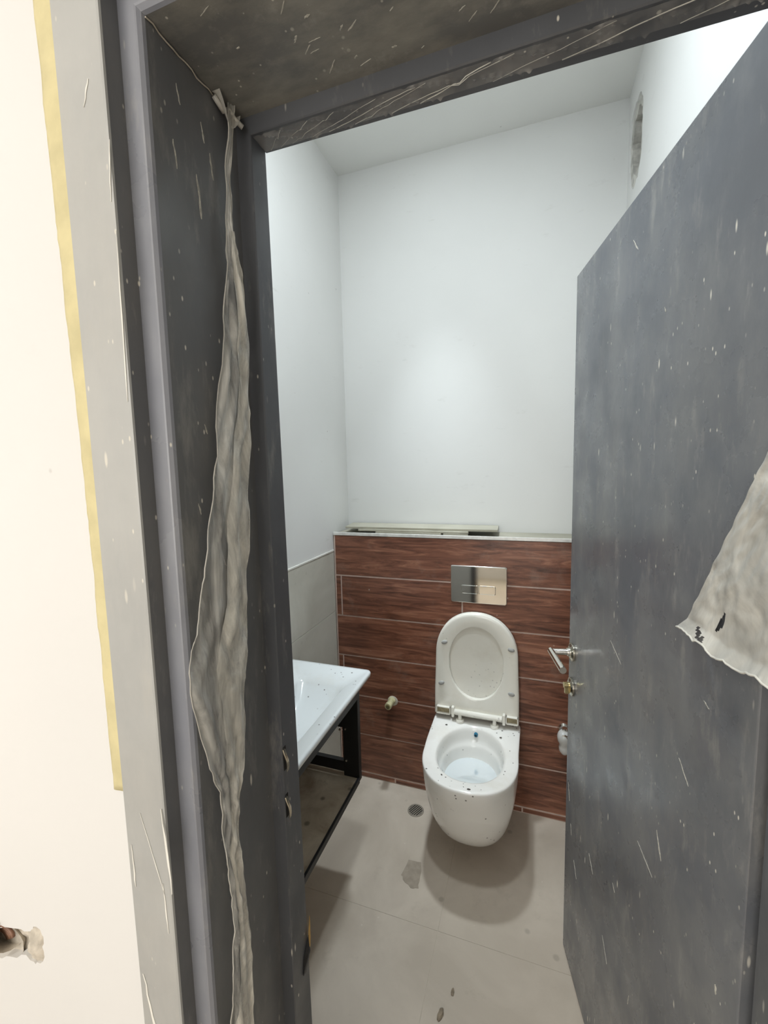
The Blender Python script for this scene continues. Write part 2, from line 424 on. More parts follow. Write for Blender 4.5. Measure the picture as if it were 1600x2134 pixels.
for side, nm in (('left', 'side_jamb'), ('right', 'side_jamb'), ('head', 'head_jamb')):
    j = obj(nm, sweep(P_REV, side), M_HEAD if side == 'head' else M_FRAME, tf)
    obj('casing', sweep(P_CAS, side), M_CASING, j, smooth=False)
    obj('casing_return', sweep(P_RET, side), M_FRAME, j)
    obj('step_face', sweep(P_STEP, side), M_STEP, j)
    s = obj('stop', sweep(P_STOP, side), M_STOP, j)
    if side == 'left':            # the frame leans: the stop is a little shallower at its head
        for v in s.data.vertices:
            if v.co.y > .58: v.co.y += .007-.022*(v.co.z/2.0)
    else:
        for v in s.data.vertices:
            if side == 'head' and v.co.y > .58: v.co.y -= .012*(1-(v.co.x-XL)/(XO-XL))
# torn latch slots in the left stop
for z in (1.075, .993):
    b = bmesh.new()
    for k in range(2):
        tube(b, [(XL+.0035+.003*math.sin(t*math.pi), .552+.004*math.cos(t*3.14)+k*.003, z-.021+.042*t) for t in [i/8 for i in range(9)]], .0016, 6)
    o = obj('strike_tab', b, M_CHROMED, tf)
    obj('strike_slot', BX(XL-.002, .553, z-.02, XL+.0006, .560, z+.02), M_VOID, tf)
# torn sticker near the foot of the stop
b = bmesh.new(); extrude_poly(b, [(XL+.001, .607, .735), (XL+.001, .608, .69), (XL+.001, .590, .655), (XL+.006, .596, .690)], (.001, 0, 0))
o = obj('sticker_scrap', b, plain('ochre_sticker', (186, 148, 84), .6, var=.15, scale=40), None)
tag(o, 'small torn ochre sticker scrap near the foot of the left door jamb', 'sticker')
b = bmesh.new(); extrude_poly(b, [(XL+.001, .603, .708), (XL+.007, .594, .682), (XL+.001, .587, .645), (XL+.001, .578, .648), (XL+.001, .582, .675)], (.001, 0, 0))
obj('torn_flap', b, M_BLACK, o)
# mitre seam between reveal and head: a crack of pale filler
b = bmesh.new()
tube(b, [(XL-.0215+.001*math.sin(i*2.1), .40+.15*i/16, ZH+.0205+.0012*math.sin(i*1.3)) for i in range(17)], .0008, 6)
obj('filler_bead', b, M_GROUT2, tf)

# yellow masking tape along the casing
b = bmesh.new()
N = 60
def tape_pt(u, v):
    z = 1.117+v*(2.30-1.117)
    wob = .0025*mnoise.noise(Vector((v*22, 0, 3)))
    xl = .3675+.0125*max(0, math.sin(v*2.4))*0+.006*(1-v)*0+wob + (0.0085 if z < 1.5 else 0.0085*max(0, 1-(z-1.5)/.5))
    xr = .4095+.0012*mnoise.noise(Vector((v*60, 5, 3)))
    x = xl+(xr-xl)*u
    y = YC-.0012-.012*max(0, (u-.75)/.25)*(1 if u > .75 else 0)-.0015*abs(mnoise.noise(Vector((u*3, v*55, 7))))
    return (x, y, z+(.003*u))
grid(b, tape_pt, 8, 120)
o = obj('masking_tape', b, M_TAPE, smooth=True); tag(o, 'yellow masking tape strip along the outer edge of the door casing', 'tape')
so = o.modifiers.new('s', 'SOLIDIFY'); so.thickness = .0006

# cable outlet broken into the corridor wall
t = thing('cable_outlet', 'broken cable outlet hole in cream corridor wall with wires coiled inside', 'outlet', (.1, YC, .78))
b = bmesh.new()
def cup(u, v):
    a = u*6.2832; r = (.018, .030, .036, .040, .043)[int(round(v*4))]
    d = (.030, .022, .012, .002, -.001)[int(round(v*4))]
    k = 1+.12*mnoise.noise(Vector((math.cos(a)*2, math.sin(a)*2, v*3)))
    return (math.cos(a)*r*1.25*k-.035, d+.010, math.sin(a)*r*.85*k-.012)
grid(b, cup, 28, 4); obj('plaster_cup', b, M_PLASTERL, t, smooth=True)
obj('conduit', cyl(bmesh.new(), (-.055, .034, -.010), (-.005, .006, .008), .026, n=20, caps=False), M_PLASTERL, t, smooth=True)
b = bmesh.new(); grid(b, lambda u, v: (-.09+u*.19, .03+.006*mnoise.noise(Vector((u*9, v*9, 3))), -.06+v*.14), 12, 10)
bo = obj('plaster_backing', b, M_PLASTERL, t); bo.location.y = -.017
b = bmesh.new()
grid(b, lambda u, v: (.045+.045*u+.004*mnoise.noise(Vector((u*5, v*7, 9))), .006-.012*math.sin(u*3.14)*math.sin(v*3.14)+.004*mnoise.noise(Vector((u*6, v*6, 1))), -.022+.075*v+.006*u), 8, 12)
obj('loose_plaster', b, M_PLASTERL, t, smooth=True)
for i in range(5):
    pts = [(-.050+.010*i+.020*math.cos(a), .014-.003*i, -.010+.008*i+.013*math.sin(a)-.012) for a in [k*.45 for k in range(9)]]
    obj('wire', tube(bmesh.new(), pts, .0026, 8), M_COPPER, t, smooth=True)

# ------------------------------------------------------------------ protective film on the jamb
ROWS = [((0.517, 2.022), (0.529, 2.031)), ((0.509, 1.95), (0.518, 1.956)), ((0.499, 1.867), (0.509, 1.872)), ((0.494, 1.83), (0.513, 1.838)), ((0.487, 1.779), (0.525, 1.793)), ((0.476, 1.703), (0.529, 1.717)), ((0.462, 1.621), (0.523, 1.629)), ((0.449, 1.566), (0.519, 1.568)), ((0.43, 1.482), (0.507, 1.473)), ((0.412, 1.412), (0.497, 1.391)), ((0.4, 1.362), (0.492, 1.329)), ((0.381, 1.306), (0.481, 1.259)), ((0.382, 1.273), (0.477, 1.222)), ((0.397, 1.202), (0.47, 1.154)), ((0.402, 1.166), (0.462, 1.123)), ((0.416, 1.122), (0.454, 1.093)), ((0.42, 1.085), (0.449, 1.061)), ((0.417, 1.031), (0.446, 1.005)), ((0.423, 0.976), (0.455, 0.943)), ((0.425, 0.937), (0.456, 0.904)), ((0.423, 0.895), (0.455, 0.858)), ((0.414, 0.855), (0.451, 0.807)), ((0.407, 0.785), (0.451, 0.724)), ((.40, .6), (.452, .55)), ((.40, .35), (.455, .30))]
def row_at(v):
    f = v*(len(ROWS)-1); i = min(int(f), len(ROWS)-2); t_ = f-i
    a, b_ = ROWS[i], ROWS[i+1]
    L = ((a[0][0]*(1-t_)+b_[0][0]*t_), (a[0][1]*(1-t_)+b_[0][1]*t_)); Rr = ((a[1][0]*(1-t_)+b_[1][0]*t_), (a[1][1]*(1-t_)+b_[1][1]*t_))
    return L, Rr
def film_pt(u, v):
    L, Rr = row_at(v); y = L[0]+(Rr[0]-L[0])*u; z = L[1]+(Rr[1]-L[1])*u
    w_ = abs(Rr[0]-L[0])
    fold = .010*abs(((u*3.0+1.2*mnoise.noise(Vector((v*7, 0, 0)))) % 1)-.5)*min(1, w_/.03)
    cr = .0035*(1-2.2*abs(mnoise.noise(Vector((y*40+z*9, z*7, 2.2)))))+.0018*(1-2*abs(mnoise.noise(Vector((y*60-z*24, z*12, 5.2)))))+.0008*mnoise.noise(Vector((y*160, z*50, 6)))
    x = .5165+fold+cr
    return (max(x, .509), y+.0015*mnoise.noise(Vector((u*3, v*70, 4))), z)
b = bmesh.new(); grid(b, film_pt, 22, 260)
o = obj('plastic_film', b, M_FILM, smooth=True)
tag(o, 'long crumpled strip of clear plastic film peeling off the left door jamb', 'film')
b = bmesh.new()
def milky_pt(u, v):
    vv = .10+.90*v; u0 = .50-.30*max(0, (v-.62)/.38)+.10*mnoise.noise(Vector((v*9, 3, 3)))
    p = film_pt(min(1.0, u0+(1-u0)*u), vv); return (p[0]+.0022+.0012*mnoise.noise(Vector((u*3, v*60, 1))), p[1]-.0006, p[2])
grid(b, milky_pt, 12, 260)
obj('milky_fold', b, film_mat('milky_film_fold', (250, 246, 234), .30, .95, .25, 30, (1, 1, .25)), o, smooth=True)
# pale tubes added along the film edges as their bright highlights
for nm, u0 in (('edge_highlight', 0.0), ('edge_highlight', 1.0)):
    bb = bmesh.new(); lo, hi = (0.0, 1.0) if u0 in (0., 1.) else (.22, .80)
    pts = []
    for i in range(150):
        v = lo+(hi-lo)*i/149
        uu = u0+(0 if u0 in (0., 1.) else .14*mnoise.noise(Vector((v*12, u0*9, 0))))
        p = Vector(film_pt(uu, v)); p.x += .0008; pts.append(p)
    tube(bb, pts, .0009, 5)
    obj(nm, bb, M_FILM2, o, smooth=True)
# knot of film at the head corner
b = bmesh.new()
tube(b, [(.512, .50, 2.02), (.514, .515, 2.012), (.516, .523, 2.020), (.519, .530, 2.012), (.525, .540, 2.006)], .0035, 7)
grid(b, lambda u, v: (.511+.012*u+.002*math.sin(v*9), .498+.04*v, 2.024-.03*u*math.sin(v*3.14)-.004*v), 6, 10)
obj('film_knot', b, M_FILM2, o, smooth=True)

# thin creased film still clinging under the head of the frame
b = bmesh.new()
def hf(u, v):
    x = XL+.003+(XO-XL-.006)*u; y = .5515+.030*v
    r = 0
    for k, (c, sl) in enumerate(((.02, .22), (.06, .30), (.13, .34), (.20, .40), (.34, .45), (.50, .5), (.66, .5), (.83, .45))):
        d = abs((u-c)-sl*.5*v); r += max(0, 1-d/.006)*.0042
    return (x, y, ZH-.0025-r-.0012*abs(mnoise.noise(Vector((x*40, y*60, 1)))))
grid(b, hf, 420, 14)
o = obj('head_film', b, M_FILM3, smooth=True); tag(o, 'thin creased plastic film clinging under the head of the door frame', 'film')
for c, sl in ((.015, .05), (.04, .09), (.07, .12), (.12, .16), (.16, .20), (.22, .16), (.30, .24), (.36, .14), (.50, .20), (.62, .22), (.80, .16)):
    pts = []
    for i in range(13):
        q = i/12; x, y, z = hf(min(.995, c+sl*q), .97-.9*q)
        pts.append((x, y+.0006*math.sin(q*9+c*30), z-.0007))
    obj('crease', tube(bmesh.new(), pts, random.choice((.0003, .0004, .0006)), 5), M_FILM2, o, smooth=True)

# ------------------------------------------------------------------ door leaf
DA = math.atan2(.21, -.978)          # direction from free edge to hinge
P0 = Vector((1.015, 1.33, 0)); DD = Vector((.21, -.978, 0)).normalized(); DN = Vector((-.978, -.21, 0)).normalized()
DM = Matrix.Translation(P0) @ Matrix(((DD.x, DN.x, 0, 0), (DD.y, DN.y, 0, 0), (0, 0, 1, 0), (0, 0, 0, 1)))
# door-local: x = from free edge to hinge, y = out of the visible face (negative is the thickness), z = up
def dobj(name, bm, mat, parent, **kw):
    return obj(name, bm, mat, parent, **kw)
door = bpy.data.objects.new('door_1', None); COL.objects.link(door); door.matrix_world = DM; door['kind'] = 'structure'
b = bmesh.new()
def leaf_pt(u, v): return (u*.733, .0012*mnoise.noise(Vector((u*4, v*5, 0))), .006+v*2.040)
LB = BX(0, -.045, .006, .733, 0, 2.046)
leaf = obj('leaf', LB, M_LEAF, door, bevel=.0018)
obj('edge_strip', BX(-.0015, -.034, .02, .001, -.012, 2.03), M_STOP, leaf)
for z in (.22, 1.86):
    hg = cyl(bmesh.new(), (.741, -.006, z-.05), (.741, -.006, z+.05), .0075, n=16); obj('hinge', hg, M_CHROMED, door, smooth=False)
# lever handle
b = bmesh.new(); cyl(b, (.036, 0, .997), (.036, .006, .997), .026, .026, 32); cyl(b, (.036, .006, .997), (.036, .010, .997), .024, .017, 32)
rz = obj('rosette', b, M_CHROMED, door, bevel=.0008)
b = bmesh.new()
cyl(b, (.036, .008, .997), (.036, .016, .997), .0125, .0115, 24); cyl(b, (.036, .014, .997), (.036, .062, .997), .0088, n=24)
bl = bmesh.new()
hd = obj('lever_handle', b, M_CHROME, door, label='chrome lever handle')
b = bmesh.new(); cyl(b, (.0285, .060, .997), (.150, .060, .995), .0092, n=24); obj('lever_grip', b, M_CHROME, hd)
b = bmesh.new(); cyl(b, (.036, 0, .892), (.036, .006, .892), .026, n=32); cyl(b, (.036, .006, .892), (.036, .010, .892), .024, .018, 32)
es = obj('lock_rosette', b, M_CHROMED, door, bevel=.0008)
b = bmesh.new(); cyl(b, (.036, .008, .897), (.036, .024, .897), .0085, n=20); box(b, .0315, .008, .872, .0405, .021, .893)
obj('lock_cylinder', b, plain('brass_cylinder', (200, 186, 140), .2, .9, var=.1), es)
b = bmesh.new(); cyl(b, (-.012, -.022, 1.797), (.0, -.022, 1.797), .006, n=12); obj('bolt_pin', b, M_CHROMED, door)
# flap of torn film on the door
b = bmesh.new()
poly = [(.583, 1.283), (.721, 1.531), (.80, 1.673), (.86, 1.66), (.86, 1.24), (.743, 1.240)]
def flap(u, v):
    # u along lower edge to the hinge side, v up
    e = .010*mnoise.noise(Vector((u*7, 0, 5)))+.003*mnoise.noise(Vector((u*31, 0, 5)))
    s0, z0 = .5835, 1.283; s1, z1 = .86, 1.305
    low = Vector((s0+(s1-s0)*u, 0, z0+(z1-z0)*u+e*(1 if v == 0 else .4)-.010*math.sin(u*3.1)))
    top = Vector((s0+(.80-s0)+(.06)*u, 0, z0+.39))
    p = low.lerp(Vector((s0+.217+(.86-.80)*u, 0, 1.673)), v)
    y = .008+.016*u+.006*min(1, u*5)*mnoise.noise(Vector((u*5, v*6, 1)))+.0022*mnoise.noise(Vector((u*18, v*22, 1)))+(.010*max(0, 1-v/.04) if v < .04 else 0)
    return (p.x, y, p.z)
V = grid(b, flap, 90, 130)
bad = []
def hole(f, s, z, a, bb_, ang):
    c = f.calc_center_median(); dx = (c.x-s); dz = c.z-z
    X = dx*math.cos(ang)+dz*math.sin(ang); Z = -dx*math.sin(ang)+dz*math.cos(ang)
    return (X/a)**2+(Z/bb_)**2 < 1
for f in b.faces:
    if hole(f, .674, 1.322, .020, .005, 1.0) or hole(f, .632, 1.290, .013, .0035, -.5) or hole(f, .645, 1.286, .006, .0045, 0): bad.append(f)
bmesh.ops.delete(b, geom=bad, context='FACES')
fo = obj('torn_film', b, M_FILM2, smooth=True); fo.matrix_world = DM
tag(fo, 'milky grey torn plastic film flap with ragged holes hanging on the door', 'film')
bb = bmesh.new(); pts = [Vector(flap(i/50, 0))+Vector((0, .0006, -.0006)) for i in range(51)]
tube(bb, pts, .0016, 6); obj('rolled_hem', bb, plain('pale_film_hem', (225, 222, 212), .4), fo, smooth=True)

# ------------------------------------------------------------------ toilet
TCX = .686; TY0 = YB; RZ = .42
def d_outline(z, k=1.0, wback=.185, wmid=.1815, front=1.372, shift=0, n=28):
    """D shape seen from above, back edge on the tiled wall"""
    pts = []
    ym = 1.575
    yb = TY0-.001
    fr = front+shift
    ymk = ym+(shift*.35)
    pts.append((TCX+wback*k, yb, z)); 
    for i in range(1, 6):
        t_ = i/6; pts.append((TCX+(wback*(1-t_)+wmid*t_)*k, yb+(ymk-yb)*t_, z))
    for i in range(n+1):
        a = math.pi*i/n
        ca, sa = math.cos(a), math.sin(a)
        ex = 2/2.3
        x = (abs(ca)**ex)*(1 if ca >= 0 else -1)*wmid*k; y = (abs(sa)**ex)*(ymk-fr)
        pts.append((TCX+.003+x, ymk-y, z))
    for i in range(5, 0, -1):
        t_ = i/6; pts.append((TCX-(wback*(1-t_)+wmid*t_)*k, yb+(ymk-yb)*t_, z))
    pts.append((TCX-wback*k, yb, z))
    for i in range(1, 10): pts.append((TCX+wback*k*(-1+.2*i), yb, z))
    return pts
def inner_oval(z, cx, cy, rx, ryf, ryb, npts):
    return [(cx, cy, z, rx, ryf, ryb)]
M_GRIME = plain('dark_grime', (74, 68, 60), .7)
GRIME = ((.709, 1.390, .0045), (.605, 1.433, .0028), (.545, 1.447, .0025), (.565, 1.740, .0035), (.795, 1.716, .0035), (.835, 1.64, .0015), (.69, 1.396, .0014), (.60, 1.40, .0012), (.82, 1.50, .0014), (.75, 1.40, .0012))
wc = thing('wall_hung_toilet', 'white wall-hung toilet with raised seat on the brown tiled wall', 'toilet', (0, 0, 0))
sec = [(.420, 1, 0), (.412, 1.004, -.002), (.395, 1.003, -.001), (.35, .985, .006), (.30, .955, .018), (.25, .915, .034), (.20, .86, .054), (.16, .80, .076), (.125, .725, .102), (.10, .645, .130), (.085, .56, .160), (.078, .46, .195)]
outer = [d_outline(z, k, shift=s) for z, k, s in sec]
n = len(outer[0])
def oval(z, cx, cy, rx, ryf, ryb):
    out = []
    for p in outer[0]:
        a = math.atan2(p[1]-cy, p[0]-cx)
        ca, sa = math.cos(a), math.sin(a); ry = ryb if sa > 0 else ryf
        # superellipse radius
        e = 2.25 if sa < 0 else 2.05
        r = 1/((abs(ca/rx)**e+abs(sa/ry)**e)**(1/e))
        out.append((cx+r*ca, cy+r*sa, z))
    return out
cx = .688
ins = [(.4195, cx, 1.592, .1335, .168, .175), (.412, cx, 1.592, .127, .160, .168), (.385, cx, 1.592, .124, .156, .163), (.358, cx, 1.592, .122, .152, .158), (.350, cx, 1.592, .116, .142, .146),
       (.340, cx, 1.592, .114, .138, .142), (.315, cx, 1.592, .111, .132, .136), (.29, cx, 1.595, .103, .120, .122), (.262, cx, 1.60, .090, .100, .100), (.235, cx, 1.60, .070, .075, .075), (.215, cx, 1.60, .045, .045, .045)]
b = bmesh.new()
first = d_outline(.4205, .965, shift=.010)
rings = list(reversed(outer))+[first]+[oval(*i) for i in ins]
R = loft(b, rings, True, True)
body = obj('bowl', b, M_CER, wc, smooth=True)
try:
    for p in body.data.polygons: p.use_smooth = True
except Exception: pass
e = body.modifiers.new('sub', 'SUBSURF'); e.levels = 1; e.render_levels = 1
b = bmesh.new(); vs2 = [b.verts.new(p) for p in oval(.302, cx, 1.593, .106, .125, .129)]; b.faces.new(vs2)
obj('water', b, M_WATER, wc)
b = bmesh.new(); cyl(b, (.690, 1.760, .390), (.690, 1.7475, .388), .0090, .0080, 18); noz = obj('spray_nozzle', b, M_BLUE, wc, label='small round blue spray nozzle')
b = bmesh.new(); cyl(b, (.690, 1.748, .388), (.690, 1.7465, .3878), .0035, .0035, 12); obj('nozzle_hole', b, M_VOID, noz)
for gx_, gy_, gr_ in GRIME:
    b = bmesh.new(); bmesh.ops.create_icosphere(b, subdivisions=2, radius=1, matrix=Matrix.Translation((gx_, gy_, .4206)) @ Matrix.Rotation(gx_*40, 4, 'Z') @ Matrix.Diagonal((gr_*1.5, gr_, .0007, 1)))
    obj('grime_spot', b, M_GRIME, wc, smooth=True)
# raised seat ring, lid behind it
def seat_outline(k, inset=0, n_=30):
    """front view outline (x, z) of the raised seat"""
    zb, zt = .438, .905; hw = .181; zc = .715
    pts = [(hw-inset*0.6, zb+inset)]
    pts.append((hw-.0005-inset*.8, .50)); pts.append((hw-.001-inset*.9, .56)); pts.append((hw-.004-inset, .64))
    for i in range(n_+1):
        a = math.pi*i/n_; ca, sa = math.cos(a), math.sin(a); ex = 2/2.12
        pts.append((math.copysign(abs(ca)**ex, ca)*(hw-.006-inset), zc+(abs(sa)**ex)*(zt-zc-inset)))
    pts.append((-(hw-.004-inset), .64)); pts.append((-(hw-.001-inset*.9), .56)); pts.append((-(hw-.0005-inset*.8), .50)); pts.append((-(hw-inset*.6), zb+inset))
    for i in range(1, 12): pts.append(((hw-inset*.6)*(-1+i/6), zb+inset))
    return pts
def lean(x, z, d): # z up the seat, d towards the room
    yb = 1.800+(z-.44)*.035
    return (TCX-.002+x, yb-d, z)
def seatobj(name, profile_insets, mat, parent, hole=None):
    b = bmesh.new(); rings = []
    for inset, d in profile_insets:
        rings.append([lean(x, z, d) for x, z in seat_outline(1, inset)])
    if hole:
        for (rx, rt, rb, zc, d) in hole:
            ring = []
            for x, z in seat_outline(1, 0):
                a = math.atan2((z-zc), x); ca, sa = math.cos(a), math.sin(a); rz = rt if sa > 0 else rb; e_ = 2.1
                r = 1/((abs(ca/rx)**e_+abs(sa/rz)**e_)**(1/e_)); ring.append(lean(r*ca, zc+r*sa, d))
            rings.append(ring)
    loft(b, rings, True, True) if not hole else loft(b, rings, True, False)
    return obj(name, b, mat, parent, smooth=True)
lid = seatobj('lid', [(.004, -.026), (0.0, -.022), (0.0, -.012), (.003, -.009)], M_SEAT, wc)
seat = seatobj('seat', [(.006, -.007), (0, -.004), (0, .006), (.004, .010), (.012, .0115)], M_SEAT, wc,
               hole=[(.122, .168, .166, .684, .0115), (.117, .163, .161, .684, .009), (.1155, .161, .159, .684, -.006)])
for s in (lid, seat):
    wn = s.modifiers.new('e', 'EDGE_SPLIT'); wn.split_angle = math.radians(50)
for x, z in ((-.136, .768), (.147, .765), (-.150, .581), (.149, .573)):
    b = bmesh.new(); m_ = Matrix.Translation(lean(x, z, .0125)) @ Matrix.Rotation(.15 if x > 0 else -.35, 4, 'Y')
    bmesh.ops.create_uvsphere(b, u_segments=20, v_segments=10, radius=1, matrix=m_ @ Matrix.Diagonal((.014, .0065, .009, 1)))
    obj('bumper', b, M_RUB, seat, smooth=True, label='grey rubber bumper')
# hinge pockets, rod and posts
hb_ = obj('hinge_rod', cyl(bmesh.new(), (.592, 1.782, .462), (.796, 1.782, .462), .0115, n=20), M_SEAT, wc)
for x0, x1 in ((.512, .575), (.812, .862)):
    b = bmesh.new()
    for bx_ in ((x0, 1.776, .444, x1, 1.790, .448), (x0, 1.776, .474, x1, 1.790, .478), (x0, 1.776, .444, x0+.004, 1.790, .478), (x1-.004, 1.776, .444, x1, 1.790, .478)): box(b, *bx_)
    obj('hinge_pocket', b, M_SEAT, seat, bevel=.0008)
    obj('pocket_back', BX(x0+.003, 1.7868, .447, x1-.003, 1.789, .475), plain('tan_pocket', (176, 164, 132), .7, var=.2, scale=60), seat)  # tan panel closing the pocket, darker than the seat
for x0 in (.581, .798):
    obj('hinge_knuckle', BX(x0, 1.770, .440, x0+.012, 1.790, .486), M_SEAT, wc, bevel=.003)
for x in (.617, .765):
    b = bmesh.new(); cyl(b, (x, 1.782, .420), (x, 1.782, .430), .019, .017, 24); cyl(b, (x, 1.782, .430), (x, 1.782, .458), .008, .008, 16)
    obj('hinge_post', b, M_SEAT, wc)

# flush plate
t = thing('flush_plate', 'mirror chrome flush plate on the brown tiles above the toilet', 'flush plate', (.6915, YB, 1.0265))
def rrect(hw, hh, r, y, n_=6):
    out = []
    for cx_, cz_, a0 in ((hw-r, hh-r, 0), (-(hw-r), hh-r, 90), (-(hw-r), -(hh-r), 180), (hw-r, -(hh-r), 270)):
        for i in range(n_+1):
            a = math.radians(a0+90*i/n_); out.append((cx_+r*math.cos(a), y, cz_+r*math.sin(a)))
    return out
b = bmesh.new(); loft(b, [rrect(.1195, .0825, .008, -.001), rrect(.1195, .0825, .008, -.009), rrect(.1175, .0805, .007, -.0115), rrect(.1165, .0795, .0065, -.012)])
obj('plate', b, M_CHROME, t)
for x0, x1 in ((-.073, -.0015), (.0015, .073)):
    b = bmesh.new(); hw = (x1-x0)/2; c_ = (x0+x1)/2
    r = [rrect(hw, .0185, .006, y) for y in (-.0118, -.0142)] + [rrect(hw-.002, .0165, .005, -.0152)]
    loft(b, [[(c_+p[0], p[1], p[2]-.021) for p in rr] for rr in r]); obj('flush_button', b, M_CHROME, t)

# pipe stub at the left of the toilet
t = thing('pipe_stub', 'yellowed plastic water pipe stub capped on the brown tiles left of toilet', 'pipe', (.283, YB, .430))
b = bmesh.new(); cyl(b, (0, 0, 0), (0, -.018, 0), .019, .017, 24); cyl(b, (0, -.018, 0), (0, -.045, .001), .0145, .0145, 24); obj('fitting', b, M_PIPE, t, bevel=.001)
b = bmesh.new(); cyl(b, (0, -.042, .001), (-.001, -.062, .001), .017, .016, 20); obj('cap', b, M_PIPE, t, bevel=.002)
b = bmesh.new(); cyl(b, (-.001, -.062, .001), (-.001, -.064, .001), .010, .010, 16); cp = obj('cap_recess', b, plain('olive_recess', (120, 112, 70), .6), t)
b = bmesh.new(); cyl(b, (-.001, -.062, .001), (-.001, -.069, .001), .005, .005, 10); obj('screw', b, M_CHROMED, t)
b = bmesh.new(); bmesh.ops.create_uvsphere(b, u_segments=18, v_segments=10, radius=1, matrix=Matrix.Translation((.004, -.001, -.002)) @ Matrix.Diagonal((.026, .003, .024, 1)))
obj('sealant', b, M_GROUTW, t, smooth=True)
# angle valve at the right, partly behind the door
t = thing('angle_valve', 'chrome angle valve in a cloudy plastic sleeve at right of toilet', 'valve', (1.045, YB, .425))
b = bmesh.new(); cyl(b, (0, 0, 0), (0, -.010, 0), .026, .020, 24); cyl(b, (0, -.010, 0), (0, -.045, 0), .011, .011, 20); cyl(b, (0, -.04, -.004), (0, -.04, .03), .010, .010, 20); obj('valve_body', b, M_CHROME, t)
b = bmesh.new(); cyl(b, (0, -.043, 0), (-.002, -.068, 0), .018, .014, 8); obj('valve_knob', b, M_CHROMED, t, bevel=.001)
b = bmesh.new()
rr = [(0.016, .022), (.024, .012), (.028, 0), (.026, -.02), (.018, -.034), (.022, -.046), (.021, -.062), (.012, -.075), (.004, -.078)]
loft(b, [[(math.cos(a)*r*.95+.004*k/8-.004, -.045+math.sin(a)*r, z-.004) for a in [6.2832*i/20 for i in range(20)]] for k, (r, z) in enumerate(rr)])
obj('plastic_sleeve', b, M_SLEEVE, t, smooth=True)

# ------------------------------------------------------------------ vanity unit
V0, V1 = .785, 1.39
t = thing('vanity_frame', 'black metal wall-hung vanity frame with an open shelf under the basin', 'vanity', (0, 0, 0))
for y0, y1 in ((V1-.022, V1), (V0, V0+.022)):
    obj('side_apron', BX(.004, y0+.002, .575, .250, y1-.002, .778), M_BLACK, t)
    lg = obj('upright', BX(.244, y0, .372, .308, y1, .778), M_BLACK, t, bevel=.002)
    obj('bottom_rail', BX(.004, y0+.002, .398, .246, y1-.002, .440), M_BLACK, t)
    for x, z in ((.256, .572), (.256, .446), (.232, .566)):
        b = bmesh.new(); cyl(b, (x, y0, z), (x, y0-.003, z), .0045, .0035, 14); obj('screw', b, M_CHROME, lg)
obj('front_rail', BX(.298, V0+.022, .702, .312, V1-.022, .778), M_BLACK, t)
obj('back_rail', BX(.004, V0+.022, .722, .024, V1-.022, .778), M_BLACK, t)
obj('shelf_edge', BX(.300, V0+.022, .368, .308, V1-.022, .388), M_BLACK, t)
obj('shelf_board', BX(.005, V0+.003, .372, .300, V1-.003, .384), M_SHELF, t, label='dirty brown marbled shelf board')
# basin
def br(x0, y0, x1, y1, r, z, n_=5):
    out = []
    for cx_, cy_, a0 in ((x1-r, y1-r, 0), (x0+r, y1-r, 90), (x0+r, y0+r, 180), (x1-r, y0+r, 270)):
        for i in range(n_+1):
            a = math.radians(a0+90*i/n_); out.append((cx_+r*math.cos(a), cy_+r*math.sin(a), z))
    return out
X0, X1, Y0, Y1 = .006, .357, V0-.008, V1+.010
b = bmesh.new()
loft(b, cap0=False, rings=[br(X0, Y0+.004, X1-.008, Y1-.006, .014, .779), br(X0, Y0, X1-.001, Y1-.001, .018, .786), br(X0, Y0, X1, Y1, .018, .797), br(X0+.002, Y0+.003, X1-.003, Y1-.003, .016, .8015), br(X0+.01, Y0+.012, X1-.012, Y1-.012, .014, .8015),
         br(X0+.014, Y0+.016, X1-.018, Y1-.018, .014, .7995),
         br(X0+.115, Y0+.060, X1-.050, Y1-.105, .03, .7975), br(X0+.122, Y0+.070, X1-.062, Y1-.122, .03, .785), br(X0+.135, Y0+.10, X1-.082, Y1-.16, .03, .750), br(X0+.15, Y0+.17, X1-.10, Y1-.24, .03, .715), br(X0+.19, Y0+.26, X1-.14, Y1-.30, .01, .708)])
o = obj('wash_basin', b, M_CERB, smooth=True); tag(o, 'white rectangular ceramic wash basin with dust on the black frame', 'basin')
es_ = o.modifiers.new('e', 'EDGE_SPLIT'); es_.split_angle = math.radians(60)
b = bmesh.new(); cyl(b, (.19, 1.07, .709), (.19, 1.07, .712), .022, .020, 20); obj('drain', b, M_CHROMED, o)

# ------------------------------------------------------------------ floor drain, smear, chips
t = thing('floor_drain', 'small round slotted floor drain left of the toilet', 'drain', (.427, 1.714, 0))
b = bmesh.new()
ring0 = [(math.cos(a)*.037, math.sin(a)*.037, .0004) for a in [6.2832*i/32 for i in range(32)]]
ring1 = [(math.cos(a)*.036, math.sin(a)*.036, .0022) for a in [6.2832*i/32 for i in range(32)]]
ring2 = [(math.cos(a)*.030, math.sin(a)*.030, .0022) for a in [6.2832*i/32 for i in range(32)]]
ring3 = [(math.cos(a)*.030, math.sin(a)*.030, .0006) for a in [6.2832*i/32 for i in range(32)]]
loft(b, [ring0, ring1, ring2, ring3], False, False)
M_DRAIN = plain('dull_drain_steel', (158, 150, 136), .4, .2, var=.1)
obj('rim', b, M_DRAIN, t, smooth=False)
b = bmesh.new(); cyl(b, (0, 0, .0003), (0, 0, .0008), .030, .030, 32); obj('hollow', b, M_VOID, t)
for i in range(7):
    x = -.0255+.0085*i; h_ = math.sqrt(max(.0001, .030**2-x*x))
    m_ = Matrix.Rotation(-.5, 4, 'Z')
    obj('bar', box(bmesh.new(), x-.0019, -h_, .0008, x+.0019, h_, .0021, m_), M_DRAIN, t)
b = bmesh.new()
